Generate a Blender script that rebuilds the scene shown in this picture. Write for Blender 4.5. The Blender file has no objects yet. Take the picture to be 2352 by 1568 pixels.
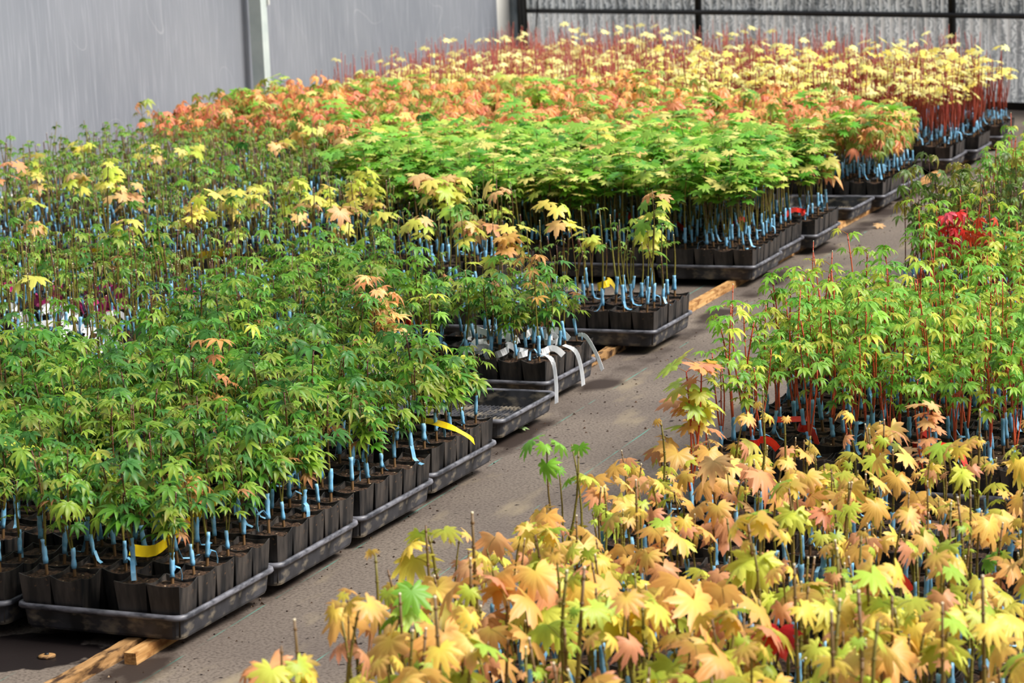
import bpy, math, random
import numpy as np
from mathutils import Matrix, Vector, Euler

C = bpy.context.scene.collection
SC = bpy.context.scene
PI = math.pi
rng = random.Random(7)

# ------------------------------------------------------------------ camera, sky, sun, exposure
CAM = np.array([2.7781, -4.5251, 1.6253]); YAW, PITCH, ROLL, FPX = -.4082, .18, -.041, 5729.4
W, H = 2352, 1568

def cam_axes():
    cy, sy, cp, sp = math.cos(YAW), math.sin(YAW), math.cos(PITCH), math.sin(PITCH)
    f = np.array([sy*cp, cy*cp, -sp]); r = np.array([cy, -sy, 0.]); u = np.cross(r, f)
    c, s = math.cos(ROLL), math.sin(ROLL)
    return f, c*r + s*u, -s*r + c*u
F_, R_, U_ = cam_axes()

def project(P):
    """image point of a world point: only used to leave out what lies outside the view"""
    d = np.asarray(P, float) - CAM
    z = d @ F_
    return W/2 + FPX*(d @ R_)/z, H/2 - FPX*(d @ U_)/z, z

cd = bpy.data.cameras.new('camera'); cam = bpy.data.objects.new('camera', cd); C.objects.link(cam)
m = Matrix(((R_[0], U_[0], -F_[0], CAM[0]), (R_[1], U_[1], -F_[1], CAM[1]), (R_[2], U_[2], -F_[2], CAM[2]), (0, 0, 0, 1)))
cam.matrix_world = m
cd.sensor_width = 36; cd.sensor_fit = 'HORIZONTAL'; cd.lens = FPX*36/W
cd.clip_start = .1; cd.clip_end = 200
cd.dof.use_dof = True; cd.dof.focus_distance = 6.7; cd.dof.aperture_fstop = 8.0
SC.camera = cam

wd = bpy.data.worlds.new('daylight'); SC.world = wd; wd.use_nodes = True
nt = wd.node_tree; nt.nodes.clear()
out = nt.nodes.new('ShaderNodeOutputWorld'); bg = nt.nodes.new('ShaderNodeBackground')
tc = nt.nodes.new('ShaderNodeTexCoord'); dot = nt.nodes.new('ShaderNodeVectorMath'); dot.operation = 'DOT_PRODUCT'
dot.inputs[1].default_value = (.46, .42, .78)
ramp = nt.nodes.new('ShaderNodeValToRGB')
e = ramp.color_ramp.elements
e[0].position = 0.0; e[0].color = (.05, .053, .06, 1)
e[1].position = 1.0; e[1].color = (1.55, 1.58, 1.66, 1)
q = e.new(.44); q.color = (.50, .52, .56, 1)
nt.links.new(tc.outputs['Generated'], dot.inputs[0])
nt.links.new(dot.outputs['Value'], ramp.inputs[0])
nt.links.new(ramp.outputs[0], bg.inputs[0]); bg.inputs[1].default_value = .75
nt.links.new(bg.outputs[0], out.inputs[0])

sd = bpy.data.lights.new('sun', 'SUN'); sun = bpy.data.objects.new('sun', sd); C.objects.link(sun)
sd.energy = 4.2; sd.angle = math.radians(22); sd.color = (1, .955, .87)
sun.rotation_euler = Vector((-.66, -.04, -.75)).to_track_quat('-Z', 'Y').to_euler()

SC.view_settings.view_transform = 'Standard'; SC.view_settings.look = 'None'
SC.view_settings.gamma = 1; SC.view_settings.use_curve_mapping = False
SC.view_settings.exposure = 0.55
SC.cycles.max_bounces = 6; SC.cycles.transparent_max_bounces = 6

# ------------------------------------------------------------------ materials
def lin(r, g, b):
    f = lambda v: (v/255/12.92) if v/255 <= .04045 else ((v/255+.055)/1.055)**2.4
    return (f(r), f(g), f(b), 1)

def mat(name):
    m = bpy.data.materials.new(name); m.use_nodes = True
    m.node_tree.nodes.clear()
    return m, m.node_tree

def N(nt, kind, **kw):
    n = nt.nodes.new('ShaderNode'+kind)
    for k, v in kw.items():
        if hasattr(n, k): setattr(n, k, v)
        else: n.inputs[k.replace('_', ' ')].default_value = v
    return n

def noise_mix(nt, c1, c2, scale, lo=.4, hi=.6, detail=4, coord='Object', stretch=None, vec=None):
    """colour output that mixes two colours by noise"""
    if vec is None:
        t = N(nt, 'TexCoord'); vec = t.outputs[coord]
    if stretch:
        mp = N(nt, 'Mapping'); mp.inputs['Scale'].default_value = stretch
        nt.links.new(vec, mp.inputs[0]); vec = mp.outputs[0]
    n = N(nt, 'TexNoise'); n.inputs['Scale'].default_value = scale; n.inputs['Detail'].default_value = detail
    nt.links.new(vec, n.inputs['Vector'])
    r = N(nt, 'MapRange'); r.inputs['From Min'].default_value = lo; r.inputs['From Max'].default_value = hi
    nt.links.new(n.outputs['Fac'], r.inputs['Value'])
    mx = N(nt, 'Mix'); mx.data_type = 'RGBA'
    nt.links.new(r.outputs[0], mx.inputs[0])
    for sock, c in ((6, c1), (7, c2)):
        if isinstance(c, tuple): mx.inputs[sock].default_value = c
        else: nt.links.new(c, mx.inputs[sock])
    return mx.outputs[2], n.outputs['Fac']

def principled(nt, col, rough=.6, spec=.3, bump=None, bstr=.3, bdist=.01):
    p = N(nt, 'BsdfPrincipled'); o = N(nt, 'OutputMaterial')
    if isinstance(col, tuple): p.inputs['Base Color'].default_value = col
    else: nt.links.new(col, p.inputs['Base Color'])
    p.inputs['Roughness'].default_value = rough; p.inputs['Specular IOR Level'].default_value = spec
    if bump is not None:
        b = N(nt, 'Bump'); b.inputs['Strength'].default_value = bstr; b.inputs['Distance'].default_value = bdist
        nt.links.new(bump, b.inputs['Height']); nt.links.new(b.outputs[0], p.inputs['Normal'])
    nt.links.new(p.outputs[0], o.inputs[0])
    return p, o

def leaf_material():
    m, nt = mat('leaf')
    a = N(nt, 'Attribute'); a.attribute_name = 'Col'
    oi = N(nt, 'ObjectInfo')
    hs = N(nt, 'HueSaturation')
    r1 = N(nt, 'MapRange'); r1.inputs['To Min'].default_value = .495; r1.inputs['To Max'].default_value = .512
    r2 = N(nt, 'MapRange'); r2.inputs['To Min'].default_value = .86; r2.inputs['To Max'].default_value = 1.14
    w = N(nt, 'Math'); w.operation = 'FRACT'; w2 = N(nt, 'Math'); w2.operation = 'MULTIPLY'; w2.inputs[1].default_value = 7.31
    nt.links.new(oi.outputs['Random'], r1.inputs[0])
    nt.links.new(oi.outputs['Random'], w2.inputs[0]); nt.links.new(w2.outputs[0], w.inputs[0]); nt.links.new(w.outputs[0], r2.inputs[0])
    nt.links.new(r1.outputs[0], hs.inputs['Hue']); nt.links.new(r2.outputs[0], hs.inputs['Value'])
    nt.links.new(a.outputs['Color'], hs.inputs['Color'])
    p = N(nt, 'BsdfPrincipled'); p.inputs['Roughness'].default_value = .42; p.inputs['Specular IOR Level'].default_value = .38
    nt.links.new(hs.outputs[0], p.inputs['Base Color'])
    t = N(nt, 'BsdfTranslucent')
    g = N(nt, 'Gamma'); g.inputs[1].default_value = .9
    nt.links.new(hs.outputs[0], g.inputs[0]); nt.links.new(g.outputs[0], t.inputs[0])
    mx = N(nt, 'MixShader'); mx.inputs[0].default_value = .38
    nt.links.new(p.outputs[0], mx.inputs[1]); nt.links.new(t.outputs[0], mx.inputs[2])
    o = N(nt, 'OutputMaterial'); nt.links.new(mx.outputs[0], o.inputs[0])
    return m

def stem_material():
    m, nt = mat('bark')
    a = N(nt, 'Attribute'); a.attribute_name = 'Col'
    principled(nt, a.outputs['Color'], .45, .4)
    return m

def simple(name, c1, c2=None, scale=20, rough=.5, spec=.4, stretch=None, lo=.4, hi=.6, bump=0, coord='Object'):
    m, nt = mat(name)
    if c2 is None: principled(nt, c1, rough, spec)
    else:
        c, f = noise_mix(nt, c1, c2, scale, lo, hi, stretch=stretch, coord=coord)
        principled(nt, c, rough, spec, f if bump else None, bump or .1, .004)
    return m

M = {}
M['leaf'] = leaf_material()
M['bark'] = stem_material()
M['tape'] = simple('blue grafting tape', lin(104, 168, 208), lin(140, 192, 224), 60, .38, .45)

def pot_material():
    m, nt = mat('black pot plastic')
    c, f = noise_mix(nt, lin(21, 21, 23), lin(70, 64, 60), 14, .42, .72, stretch=(3, 3, .6))
    c2, f2 = noise_mix(nt, c, lin(96, 74, 56), 90, .66, .74)
    principled(nt, c2, .48, .42)
    return m
M['pot'] = pot_material()

def tray_material():
    m, nt = mat('weathered tray plastic')
    c, f = noise_mix(nt, lin(28, 29, 33), lin(74, 74, 80), 7, .38, .66, stretch=(1.5, 1.5, 1))
    c2, f2 = noise_mix(nt, c, lin(136, 126, 110), 16, .50, .72, stretch=(1.2, 1.2, 2.2))
    principled(nt, c2, .5, .4, f2, .08, .003)
    return m
M['tray'] = tray_material()
M['rim'] = simple('scuffed tray rim', lin(52, 53, 60), lin(112, 112, 120), 22, .42, .5, stretch=(1, 1, 3))

def soil_material():
    m, nt = mat('potting soil')
    c, f = noise_mix(nt, lin(26, 19, 15), lin(84, 62, 47), 110, .36, .68, detail=6)
    t = N(nt, 'TexCoord')
    v = N(nt, 'TexVoronoi'); v.inputs['Scale'].default_value = 150
    nt.links.new(t.outputs['Object'], v.inputs['Vector'])
    sx = N(nt, 'SeparateXYZ'); nt.links.new(v.outputs['Color'], sx.inputs[0])
    gt = N(nt, 'Math'); gt.operation = 'GREATER_THAN'; gt.inputs[1].default_value = .9
    nt.links.new(sx.outputs[0], gt.inputs[0])
    lt = N(nt, 'Math'); lt.operation = 'LESS_THAN'; lt.inputs[1].default_value = .42
    nt.links.new(v.outputs['Distance'], lt.inputs[0])
    mu = N(nt, 'Math'); mu.operation = 'MULTIPLY'
    nt.links.new(gt.outputs[0], mu.inputs[0]); nt.links.new(lt.outputs[0], mu.inputs[1])
    mx = N(nt, 'Mix'); mx.data_type = 'RGBA'; nt.links.new(mu.outputs[0], mx.inputs[0])
    nt.links.new(c, mx.inputs[6]); mx.inputs[7].default_value = lin(176, 152, 124)
    principled(nt, mx.outputs[2], .85, .2, f, .9, .008)
    return m
M['soil'] = soil_material()

for k, a, b in (('yellow_tag', (238, 200, 22), (250, 218, 40)), ('white_tag', (232, 233, 236), (246, 246, 248)),
                ('red_tag', (206, 36, 22), (226, 60, 32)), ('pink_tag', (196, 46, 122), (222, 84, 152)), ('cyan_tag', (70, 180, 200), (90, 200, 215))):
    M[k] = simple(k.replace('_', ' ')+' plastic', lin(*a), lin(*b), 30, .35, .4)

def wood_material(name, c1, c2, c3):
    m, nt = mat(name)
    c, f = noise_mix(nt, lin(*c1), lin(*c2), 9, .35, .65, stretch=(9, .6, 9), detail=6)
    d, f2 = noise_mix(nt, c, lin(*c3), 22, .46, .60, stretch=(2.2, .7, 2.2), detail=7)
    principled(nt, d, .7, .2, f, .5, .006)
    return m
M['wood_new'] = wood_material('sawn pine', (172, 126, 74), (198, 156, 104), (130, 88, 48))
M['wood_old'] = wood_material('weathered timber', (142, 106, 66), (178, 138, 92), (58, 40, 28))
M['white_wood'] = simple('pale painted board', lin(206, 200, 190), lin(226, 222, 214), 8, .6, .3)

def ground_material():
    m, nt = mat('woven ground cover')
    t = N(nt, 'TexCoord'); P = t.outputs['Object']
    big, f0 = noise_mix(nt, lin(98, 88, 82), lin(118, 107, 97), 1.6, .35, .65, vec=P, detail=5)
    fine, f1 = noise_mix(nt, big, lin(74, 65, 59), 130, .44, .70, vec=P, detail=6)
    dust, f2 = noise_mix(nt, fine, lin(134, 121, 100), 3.2, .56, .76, vec=P, stretch=(2.2, .7, 1), detail=6)
    speck, f3 = noise_mix(nt, dust, lin(34, 26, 23), 34, .655, .70, vec=P, detail=5)
    # teal guide lines woven in every foot, skewed along the aisle
    mp = N(nt, 'Mapping'); mp.inputs['Rotation'].default_value = (0, 0, -.035); nt.links.new(P, mp.inputs[0])
    sx = N(nt, 'SeparateXYZ'); nt.links.new(mp.outputs[0], sx.inputs[0])
    ad = N(nt, 'Math'); ad.operation = 'ADD'; ad.inputs[1].default_value = 30.48 - .003
    nt.links.new(sx.outputs[0], ad.inputs[0])
    mo = N(nt, 'Math'); mo.operation = 'MODULO'; mo.inputs[1].default_value = .3048; nt.links.new(ad.outputs[0], mo.inputs[0])
    lt = N(nt, 'Math'); lt.operation = 'LESS_THAN'; lt.inputs[1].default_value = .0042; nt.links.new(mo.outputs[0], lt.inputs[0])
    nn = N(nt, 'TexNoise'); nn.inputs['Scale'].default_value = 5; nn.inputs['Detail'].default_value = 6; nt.links.new(P, nn.inputs['Vector'])
    rr = N(nt, 'MapRange'); rr.inputs['From Min'].default_value = .44; rr.inputs['From Max'].default_value = .60; nt.links.new(nn.outputs[0], rr.inputs[0])
    mu = N(nt, 'Math'); mu.operation = 'MULTIPLY'; nt.links.new(lt.outputs[0], mu.inputs[0]); nt.links.new(rr.outputs[0], mu.inputs[1])
    mx = N(nt, 'Mix'); mx.data_type = 'RGBA'; nt.links.new(mu.outputs[0], mx.inputs[0]); nt.links.new(speck, mx.inputs[6]); mx.inputs[7].default_value = lin(84, 132, 120)
    # spilt dark soil along the tray edge
    sx2 = N(nt, 'SeparateXYZ'); nt.links.new(mp.outputs[0], sx2.inputs[0])
    e0 = N(nt, 'Math'); e0.operation = 'ADD'; e0.inputs[1].default_value = .05; nt.links.new(sx2.outputs[0], e0.inputs[0])
    e1 = N(nt, 'Math'); e1.operation = 'ABSOLUTE'; nt.links.new(e0.outputs[0], e1.inputs[0])
    ed = N(nt, 'MapRange'); ed.inputs['From Min'].default_value = .17; ed.inputs['From Max'].default_value = .03; nt.links.new(e1.outputs[0], ed.inputs[0])
    n4 = N(nt, 'TexNoise'); n4.inputs['Scale'].default_value = 3.1; n4.inputs['Detail'].default_value = 7; nt.links.new(P, n4.inputs['Vector'])
    ml = N(nt, 'Math'); ml.operation = 'MULTIPLY'; nt.links.new(ed.outputs[0], ml.inputs[0]); nt.links.new(n4.outputs[0], ml.inputs[1])
    r4 = N(nt, 'MapRange'); r4.inputs['From Min'].default_value = .40; r4.inputs['From Max'].default_value = .56; nt.links.new(ml.outputs[0], r4.inputs[0])
    m2 = N(nt, 'Mix'); m2.data_type = 'RGBA'; nt.links.new(r4.outputs[0], m2.inputs[0]); nt.links.new(mx.outputs[2], m2.inputs[6]); m2.inputs[7].default_value = lin(50, 40, 35)
    # puddle stain in front of the nearest tray
    sb = N(nt, 'VectorMath'); sb.operation = 'SUBTRACT'; sb.inputs[1].default_value = (-.335, -.055, 0); nt.links.new(P, sb.inputs[0])
    sc = N(nt, 'VectorMath'); sc.operation = 'MULTIPLY'; sc.inputs[1].default_value = (6.3, 6.6, 0); nt.links.new(sb.outputs[0], sc.inputs[0])
    ln = N(nt, 'VectorMath'); ln.operation = 'LENGTH'; nt.links.new(sc.outputs[0], ln.inputs[0])
    n5 = N(nt, 'TexNoise'); n5.inputs['Scale'].default_value = 9; n5.inputs['Detail'].default_value = 3; nt.links.new(P, n5.inputs['Vector'])
    s5 = N(nt, 'Math'); s5.operation = 'MULTIPLY_ADD'; s5.inputs[1].default_value = 1.5; nt.links.new(n5.outputs[0], s5.inputs[0]); nt.links.new(ln.outputs['Value'], s5.inputs[2])
    r5 = N(nt, 'MapRange'); r5.inputs['From Min'].default_value = 1.72; r5.inputs['From Max'].default_value = 1.64; nt.links.new(s5.outputs[0], r5.inputs[0])
    m3 = N(nt, 'Mix'); m3.data_type = 'RGBA'; nt.links.new(r5.outputs[0], m3.inputs[0]); nt.links.new(m2.outputs[2], m3.inputs[6]); m3.inputs[7].default_value = lin(34, 29, 29)
    p, o = principled(nt, m3.outputs[2], .85, .2, f1, .2, .003)
    r6 = N(nt, 'MapRange'); r6.inputs['To Min'].default_value = .82; r6.inputs['To Max'].default_value = .35; nt.links.new(r5.outputs[0], r6.inputs[0])
    nt.links.new(r6.outputs[0], p.inputs['Roughness'])
    return m
M['ground'] = ground_material()

def film_material(name, c1, c2, streak, trans=.45):
    m, nt = mat(name)
    t = N(nt, 'TexCoord'); P = t.outputs['Object']
    a, f = noise_mix(nt, lin(*c1), lin(*c2), .9, .35, .65, vec=P, detail=3)
    b, f2 = noise_mix(nt, a, lin(*streak), 14, .50, .78, vec=P, stretch=(5, 5, .22), detail=5)
    # a few pale scratches
    wv = N(nt, 'TexNoise'); wv.inputs['Scale'].default_value = 1.1; wv.inputs['Detail'].default_value = 1; nt.links.new(P, wv.inputs['Vector'])
    sb = N(nt, 'Math'); sb.operation = 'SUBTRACT'; sb.inputs[1].default_value = .5; nt.links.new(wv.outputs[0], sb.inputs[0])
    ab = N(nt, 'Math'); ab.operation = 'ABSOLUTE'; nt.links.new(sb.outputs[0], ab.inputs[0])
    r = N(nt, 'MapRange'); r.inputs['From Min'].default_value = .0012; r.inputs['From Max'].default_value = .0; r.inputs['To Max'].default_value = .3; nt.links.new(ab.outputs[0], r.inputs[0])
    mx = N(nt, 'Mix'); mx.data_type = 'RGBA'; nt.links.new(r.outputs[0], mx.inputs[0]); nt.links.new(b, mx.inputs[6]); mx.inputs[7].default_value = (.85, .85, .88, 1)
    p = N(nt, 'BsdfPrincipled'); p.inputs['Roughness'].default_value = .4; p.inputs['Specular IOR Level'].default_value = .35
    nt.links.new(mx.outputs[2], p.inputs['Base Color'])
    bm = N(nt, 'Bump'); bm.inputs['Strength'].default_value = .25; bm.inputs['Distance'].default_value = .02; nt.links.new(f, bm.inputs['Height']); nt.links.new(bm.outputs[0], p.inputs['Normal'])
    tr = N(nt, 'BsdfTranslucent'); nt.links.new(mx.outputs[2], tr.inputs[0])
    ms = N(nt, 'MixShader'); ms.inputs[0].default_value = trans
    nt.links.new(p.outputs[0], ms.inputs[1]); nt.links.new(tr.outputs[0], ms.inputs[2])
    o = N(nt, 'OutputMaterial'); nt.links.new(ms.outputs[0], o.inputs[0])
    return m
M['film'] = film_material('translucent wall film', (152, 157, 168), (168, 172, 182), (190, 193, 203))
M['film_white'] = film_material('white wall film', (236, 234, 228), (246, 244, 238), (250, 250, 246), .12)

def sheet_material(name, dark, light, ridge):
    """weathered corrugated greenhouse sheet: crazed grey surface, ridges coloured paler"""
    m, nt = mat(name)
    t = N(nt, 'TexCoord'); P = t.outputs['Object']
    wv = N(nt, 'TexWave'); wv.inputs['Scale'].default_value = 7; wv.inputs['Distortion'].default_value = 16; wv.inputs['Detail'].default_value = 4; wv.inputs['Detail Scale'].default_value = 1.2
    mp = N(nt, 'Mapping'); mp.inputs['Scale'].default_value = (1.0, 1, 2.0); nt.links.new(P, mp.inputs[0]); nt.links.new(mp.outputs[0], wv.inputs['Vector'])
    mx = N(nt, 'Mix'); mx.data_type = 'RGBA'; nt.links.new(wv.outputs['Fac'], mx.inputs[0]); mx.inputs[6].default_value = lin(*dark); mx.inputs[7].default_value = lin(*light)
    c, f = noise_mix(nt, mx.outputs[2], lin(*[int(.8*v) for v in dark]), 5, .48, .72, vec=P, stretch=(3.5, 1, .8), detail=5)
    a = N(nt, 'Attribute'); a.attribute_name = 'Ridge'
    m2 = N(nt, 'Mix'); m2.data_type = 'RGBA'; nt.links.new(a.outputs['Fac'], m2.inputs[0]); nt.links.new(c, m2.inputs[6]); m2.inputs[7].default_value = lin(*ridge)
    p = N(nt, 'BsdfPrincipled'); p.inputs['Roughness'].default_value = .4; nt.links.new(m2.outputs[2], p.inputs['Base Color'])
    tr = N(nt, 'BsdfTranslucent'); nt.links.new(m2.outputs[2], tr.inputs[0])
    ms = N(nt, 'MixShader'); ms.inputs[0].default_value = .45
    nt.links.new(p.outputs[0], ms.inputs[1]); nt.links.new(tr.outputs[0], ms.inputs[2])
    o = N(nt, 'OutputMaterial'); nt.links.new(ms.outputs[0], o.inputs[0])
    return m
M['sheet'] = sheet_material('corrugated sheet', (150, 155, 159), (230, 232, 232), (252, 252, 250))
M['sheet_dark'] = sheet_material('corrugated sheet dark', (92, 98, 102), (206, 209, 210), (232, 234, 232))  # darker, more mottled tone for the sheet above the rail
M['steel'] = simple('galvanised steel', lin(168, 180, 180), lin(186, 196, 194), 5, .45, .5)
M['steel_dark'] = simple('grey steel', lin(98, 108, 116), lin(124, 134, 142), 4, .45, .5)
M['black_metal'] = simple('black painted pipe', lin(24, 25, 29), lin(36, 37, 42), 10, .5, .4)
M['black_film'] = simple('black plastic film', lin(16, 16, 18), lin(30, 30, 33), 6, .35, .5)
M['bolt'] = simple('bright bolt', lin(190, 192, 190), None, 1, .3, .6)

# ------------------------------------------------------------------ mesh helpers
class MB:
    """collects vertices, faces, a colour per vertex and a material index per face"""
    def __init__(s): s.v = []; s.f = []; s.c = []; s.m = []
    def add(s, vs, fs, col=(1, 1, 1, 1), mi=0):
        o = len(s.v); s.v += [tuple(v) for v in vs]; s.f += [tuple(i+o for i in f) for f in fs]
        if isinstance(col, list): s.c += col
        else: s.c += [col]*len(vs)
        s.m += [mi]*len(fs)
    def box(s, x0, x1, y0, y1, z0, z1, mi=0):
        s.add([(x0, y0, z0), (x1, y0, z0), (x1, y1, z0), (x0, y1, z0), (x0, y0, z1), (x1, y0, z1), (x1, y1, z1), (x0, y1, z1)],
              [(3, 2, 1, 0), (4, 5, 6, 7), (0, 1, 5, 4), (1, 2, 6, 5), (2, 3, 7, 6), (3, 0, 4, 7)], mi=mi)
    def tube(s, pts, rad, n=6, cols=None, cap=True, mi=0):
        pts = [np.array(p, float) for p in pts]; vs = []; fs = []; cc = []
        ref = np.array([.31, .95, .05])
        for i, p in enumerate(pts):
            t = pts[min(i+1, len(pts)-1)] - pts[max(i-1, 0)]; t /= np.linalg.norm(t)+1e-9
            a = np.cross(t, ref); a /= np.linalg.norm(a)+1e-9; b = np.cross(t, a)
            r = rad[i] if hasattr(rad, '__len__') else rad
            for k in range(n):
                th = 2*PI*k/n; vs.append(p + r*(math.cos(th)*a + math.sin(th)*b))
                cc.append(cols[i] if cols else (1, 1, 1, 1))
            if i:
                for k in range(n):
                    o0 = (i-1)*n; o1 = i*n; fs.append((o0+k, o0+(k+1) % n, o1+(k+1) % n, o1+k))
        if cap:
            fs.append(tuple(range(n))[::-1]); fs.append(tuple((len(pts)-1)*n+k for k in range(n)))
        s.add(vs, fs, cc, mi)
    def ribbon(s, pts, wdir, width, thick=.0007, mi=0):
        """a thin strip along pts, wdir = width direction (one or one per point)"""
        pts = [np.array(p, float) for p in pts]; vs = []; fs = []
        for i, p in enumerate(pts):
            t = pts[min(i+1, len(pts)-1)] - pts[max(i-1, 0)]; t /= np.linalg.norm(t)+1e-9
            wv = np.array(wdir[i] if hasattr(wdir[0], '__len__') else wdir, float); wv = wv - t*(wv @ t); wv /= np.linalg.norm(wv)+1e-9
            nv = np.cross(t, wv)
            for a, b in ((-1, -1), (1, -1), (1, 1), (-1, 1)):
                vs.append(p + wv*width/2*a + nv*thick/2*b)
            if i:
                o0 = 4*(i-1); o1 = 4*i
                for k in range(4): fs.append((o0+k, o0+(k+1) % 4, o1+(k+1) % 4, o1+k))
        fs += [(3, 2, 1, 0), tuple(4*(len(pts)-1)+k for k in range(4))]
        s.add(vs, fs, mi=mi)
    def mesh(s, name, mats, smooth=False, color=False):
        me = bpy.data.meshes.new(name); me.from_pydata(s.v, [], s.f)
        for mm in mats: me.materials.append(mm)
        if len(mats) > 1: me.polygons.foreach_set('material_index', s.m)
        if color:
            at = me.color_attributes.new('Col', 'FLOAT_COLOR', 'POINT'); at.data.foreach_set('color', np.array(s.c, 'f').ravel())
        if smooth: me.polygons.foreach_set('use_smooth', [True]*len(s.f))
        me.update(); return me

def link(name, me, parent=None, loc=(0, 0, 0), rot=(0, 0, 0), sc=1):
    o = bpy.data.objects.new(name, me); C.objects.link(o)
    o.location = loc; o.rotation_euler = rot
    if sc != 1: o.scale = (sc, sc, sc)
    if parent: o.parent = parent
    return o

def tag(o, label, cat, group=None, kind=None):
    o['label'] = label; o['category'] = cat
    if group: o['group'] = group
    if kind: o['kind'] = kind
    return o

def struct(o): o['kind'] = 'structure'; return o

ORD = ['first', 'second', 'third', 'fourth', 'fifth', 'sixth', 'seventh', 'eighth', 'ninth', 'tenth', 'eleventh', 'twelfth', 'thirteenth', 'fourteenth', 'fifteenth', 'sixteenth', 'seventeenth', 'eighteenth', 'nineteenth', 'twentieth',
       'twenty-first', 'twenty-second', 'twenty-third', 'twenty-fourth', 'twenty-fifth', 'twenty-sixth', 'twenty-seventh', 'twenty-eighth']

# ------------------------------------------------------------------ the setting
DR = .035
edge_x = lambda y: -DR*y                              # aisle side of the left bench drifts with depth
wall_x = lambda y: -4.72 - DR*y

g = MB(); g.add([(-9, -6, 0), (6, -6, 0), (6, 20, 0), (-9, 20, 0)], [(0, 1, 2, 3)])
struct(link('floor', g.mesh('floor', [M['ground']])))

def wall_film(name, y0, y1, mt, amp=.012, off=0.):
    b = MB(); ny = max(4, int((y1-y0)*14)); nz = 40; vs = []; fs = []
    for i in range(ny+1):
        y = y0 + (y1-y0)*i/ny
        for k in range(nz+1):
            z = 3.6*k/nz
            dx = amp*(math.sin(y*1.9+z*.8)*.6 + math.sin(y*4.3+1.3*z+1)*.35 + math.sin(y*11+z*3)*.14)
            vs.append((wall_x(y)-.02+off+dx, y, z))
    for i in range(ny):
        for k in range(nz):
            a = i*(nz+1)+k; fs.append((a, a+nz+1, a+nz+2, a+1))
    b.add(vs, fs)
    return struct(link(name, b.mesh(name, [mt], smooth=True)))
wall_film('wall_left', 1.0, 13.92, M['film'])
wall_film('wall_left_end', 13.92, 14.62, M['film_white'], .03, .01)

# pale board along the foot of the film wall
b = MB()
b.add([(wall_x(1)-.01, 1, 0), (wall_x(1)+.035, 1, 0), (wall_x(14.3)+.035, 14.3, 0), (wall_x(14.3)-.01, 14.3, 0),
       (wall_x(1)-.01, 1, .11), (wall_x(1)+.035, 1, .11), (wall_x(14.3)+.035, 14.3, .11), (wall_x(14.3)-.01, 14.3, .11)],
      [(3, 2, 1, 0), (4, 5, 6, 7), (0, 1, 5, 4), (1, 2, 6, 5), (2, 3, 7, 6), (3, 0, 4, 7)])
struct(link('baseboard_left', b.mesh('baseboard_left', [M['white_wood']])))

# square galvanised post in front of the film
PY = 9.56
def post(name, x, y, w, d, mt, h=3.6):
    b = MB(); b.box(-w/2, w/2, -d/2, d/2, 0, h)
    return link(name, b.mesh(name, [mt]), loc=(x, y, 0), rot=(0, 0, .035))
p = post('steel_post', wall_x(PY)+.075, PY, .085, .085, M['steel'])
tag(p, 'square galvanised steel post standing against the translucent film wall', 'post')
b = MB(); b.box(-.012, .012, -.012, .012, 0, .035)
link('bracket', b.mesh('bracket', [M['bolt']]), p, (.045, .05, .95))

# far wall: corrugated sheets on a pipe frame, its right side nearer than its left
A0 = np.array([-5.22, 14.32]); B0 = np.array([1.6, 14.32-(6.82*.427)])
FD = (B0-A0)/np.linalg.norm(B0-A0); FL = float(np.linalg.norm(B0-A0)); FANG = math.atan2(FD[1], FD[0])
def on_far(u, off=0., z=0.): return (A0[0]+FD[0]*u+FD[1]*off, A0[1]+FD[1]*u-FD[0]*off, z)   # off > 0: towards the room
def corrugated(name, u0, u1, z0, z1, mt, off, pitch=.0762):
    rg = random.Random(5); prof = []; u = u0; k = 0
    while u < u1:
        amp = .016; paleness = rg.choice((.2, .5, .8, 1., 1., 1.))  # how strongly each ridge takes the pale colour, varied at random
        for t, hgt, w in ((0, 0, 0), (.26, 0, 0), (.34, .8, .8), (.42, 1, 1), (.58, 1, 1), (.66, .8, .8), (.74, 0, 0)):
            prof.append((u+t*pitch, hgt*amp, w*paleness))
        u += pitch; k += 1
    vs = []; fs = []; at = []
    nz = 2
    for (u, h, w) in prof:
        for j in range(nz): vs.append((u, -h, z0+(z1-z0)*j/(nz-1))); at.append(w)
    for i in range(len(prof)-1): fs.append((2*i, 2*i+2, 2*i+3, 2*i+1))
    b = MB(); b.add(vs, fs); me = b.mesh(name, [mt], smooth=False)
    a = me.attributes.new('Ridge', 'FLOAT', 'POINT'); a.data.foreach_set('value', at)
    return struct(link(name, me, loc=(*on_far(0, off)[:2], 0), rot=(0, 0, FANG)))
corrugated('wall_back', .13, FL, .045, .68, M['sheet'], .0)
corrugated('wall_back_upper', .13, FL, .62, 1.4, M['sheet_dark'], .02)
b = MB(); b.box(.1, FL, -.03, .05, 0, .05)
struct(link('baseboard_back', b.mesh('baseboard_back', [M['black_film']]), loc=(*on_far(0)[:2], 0), rot=(0, 0, FANG)))

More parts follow.
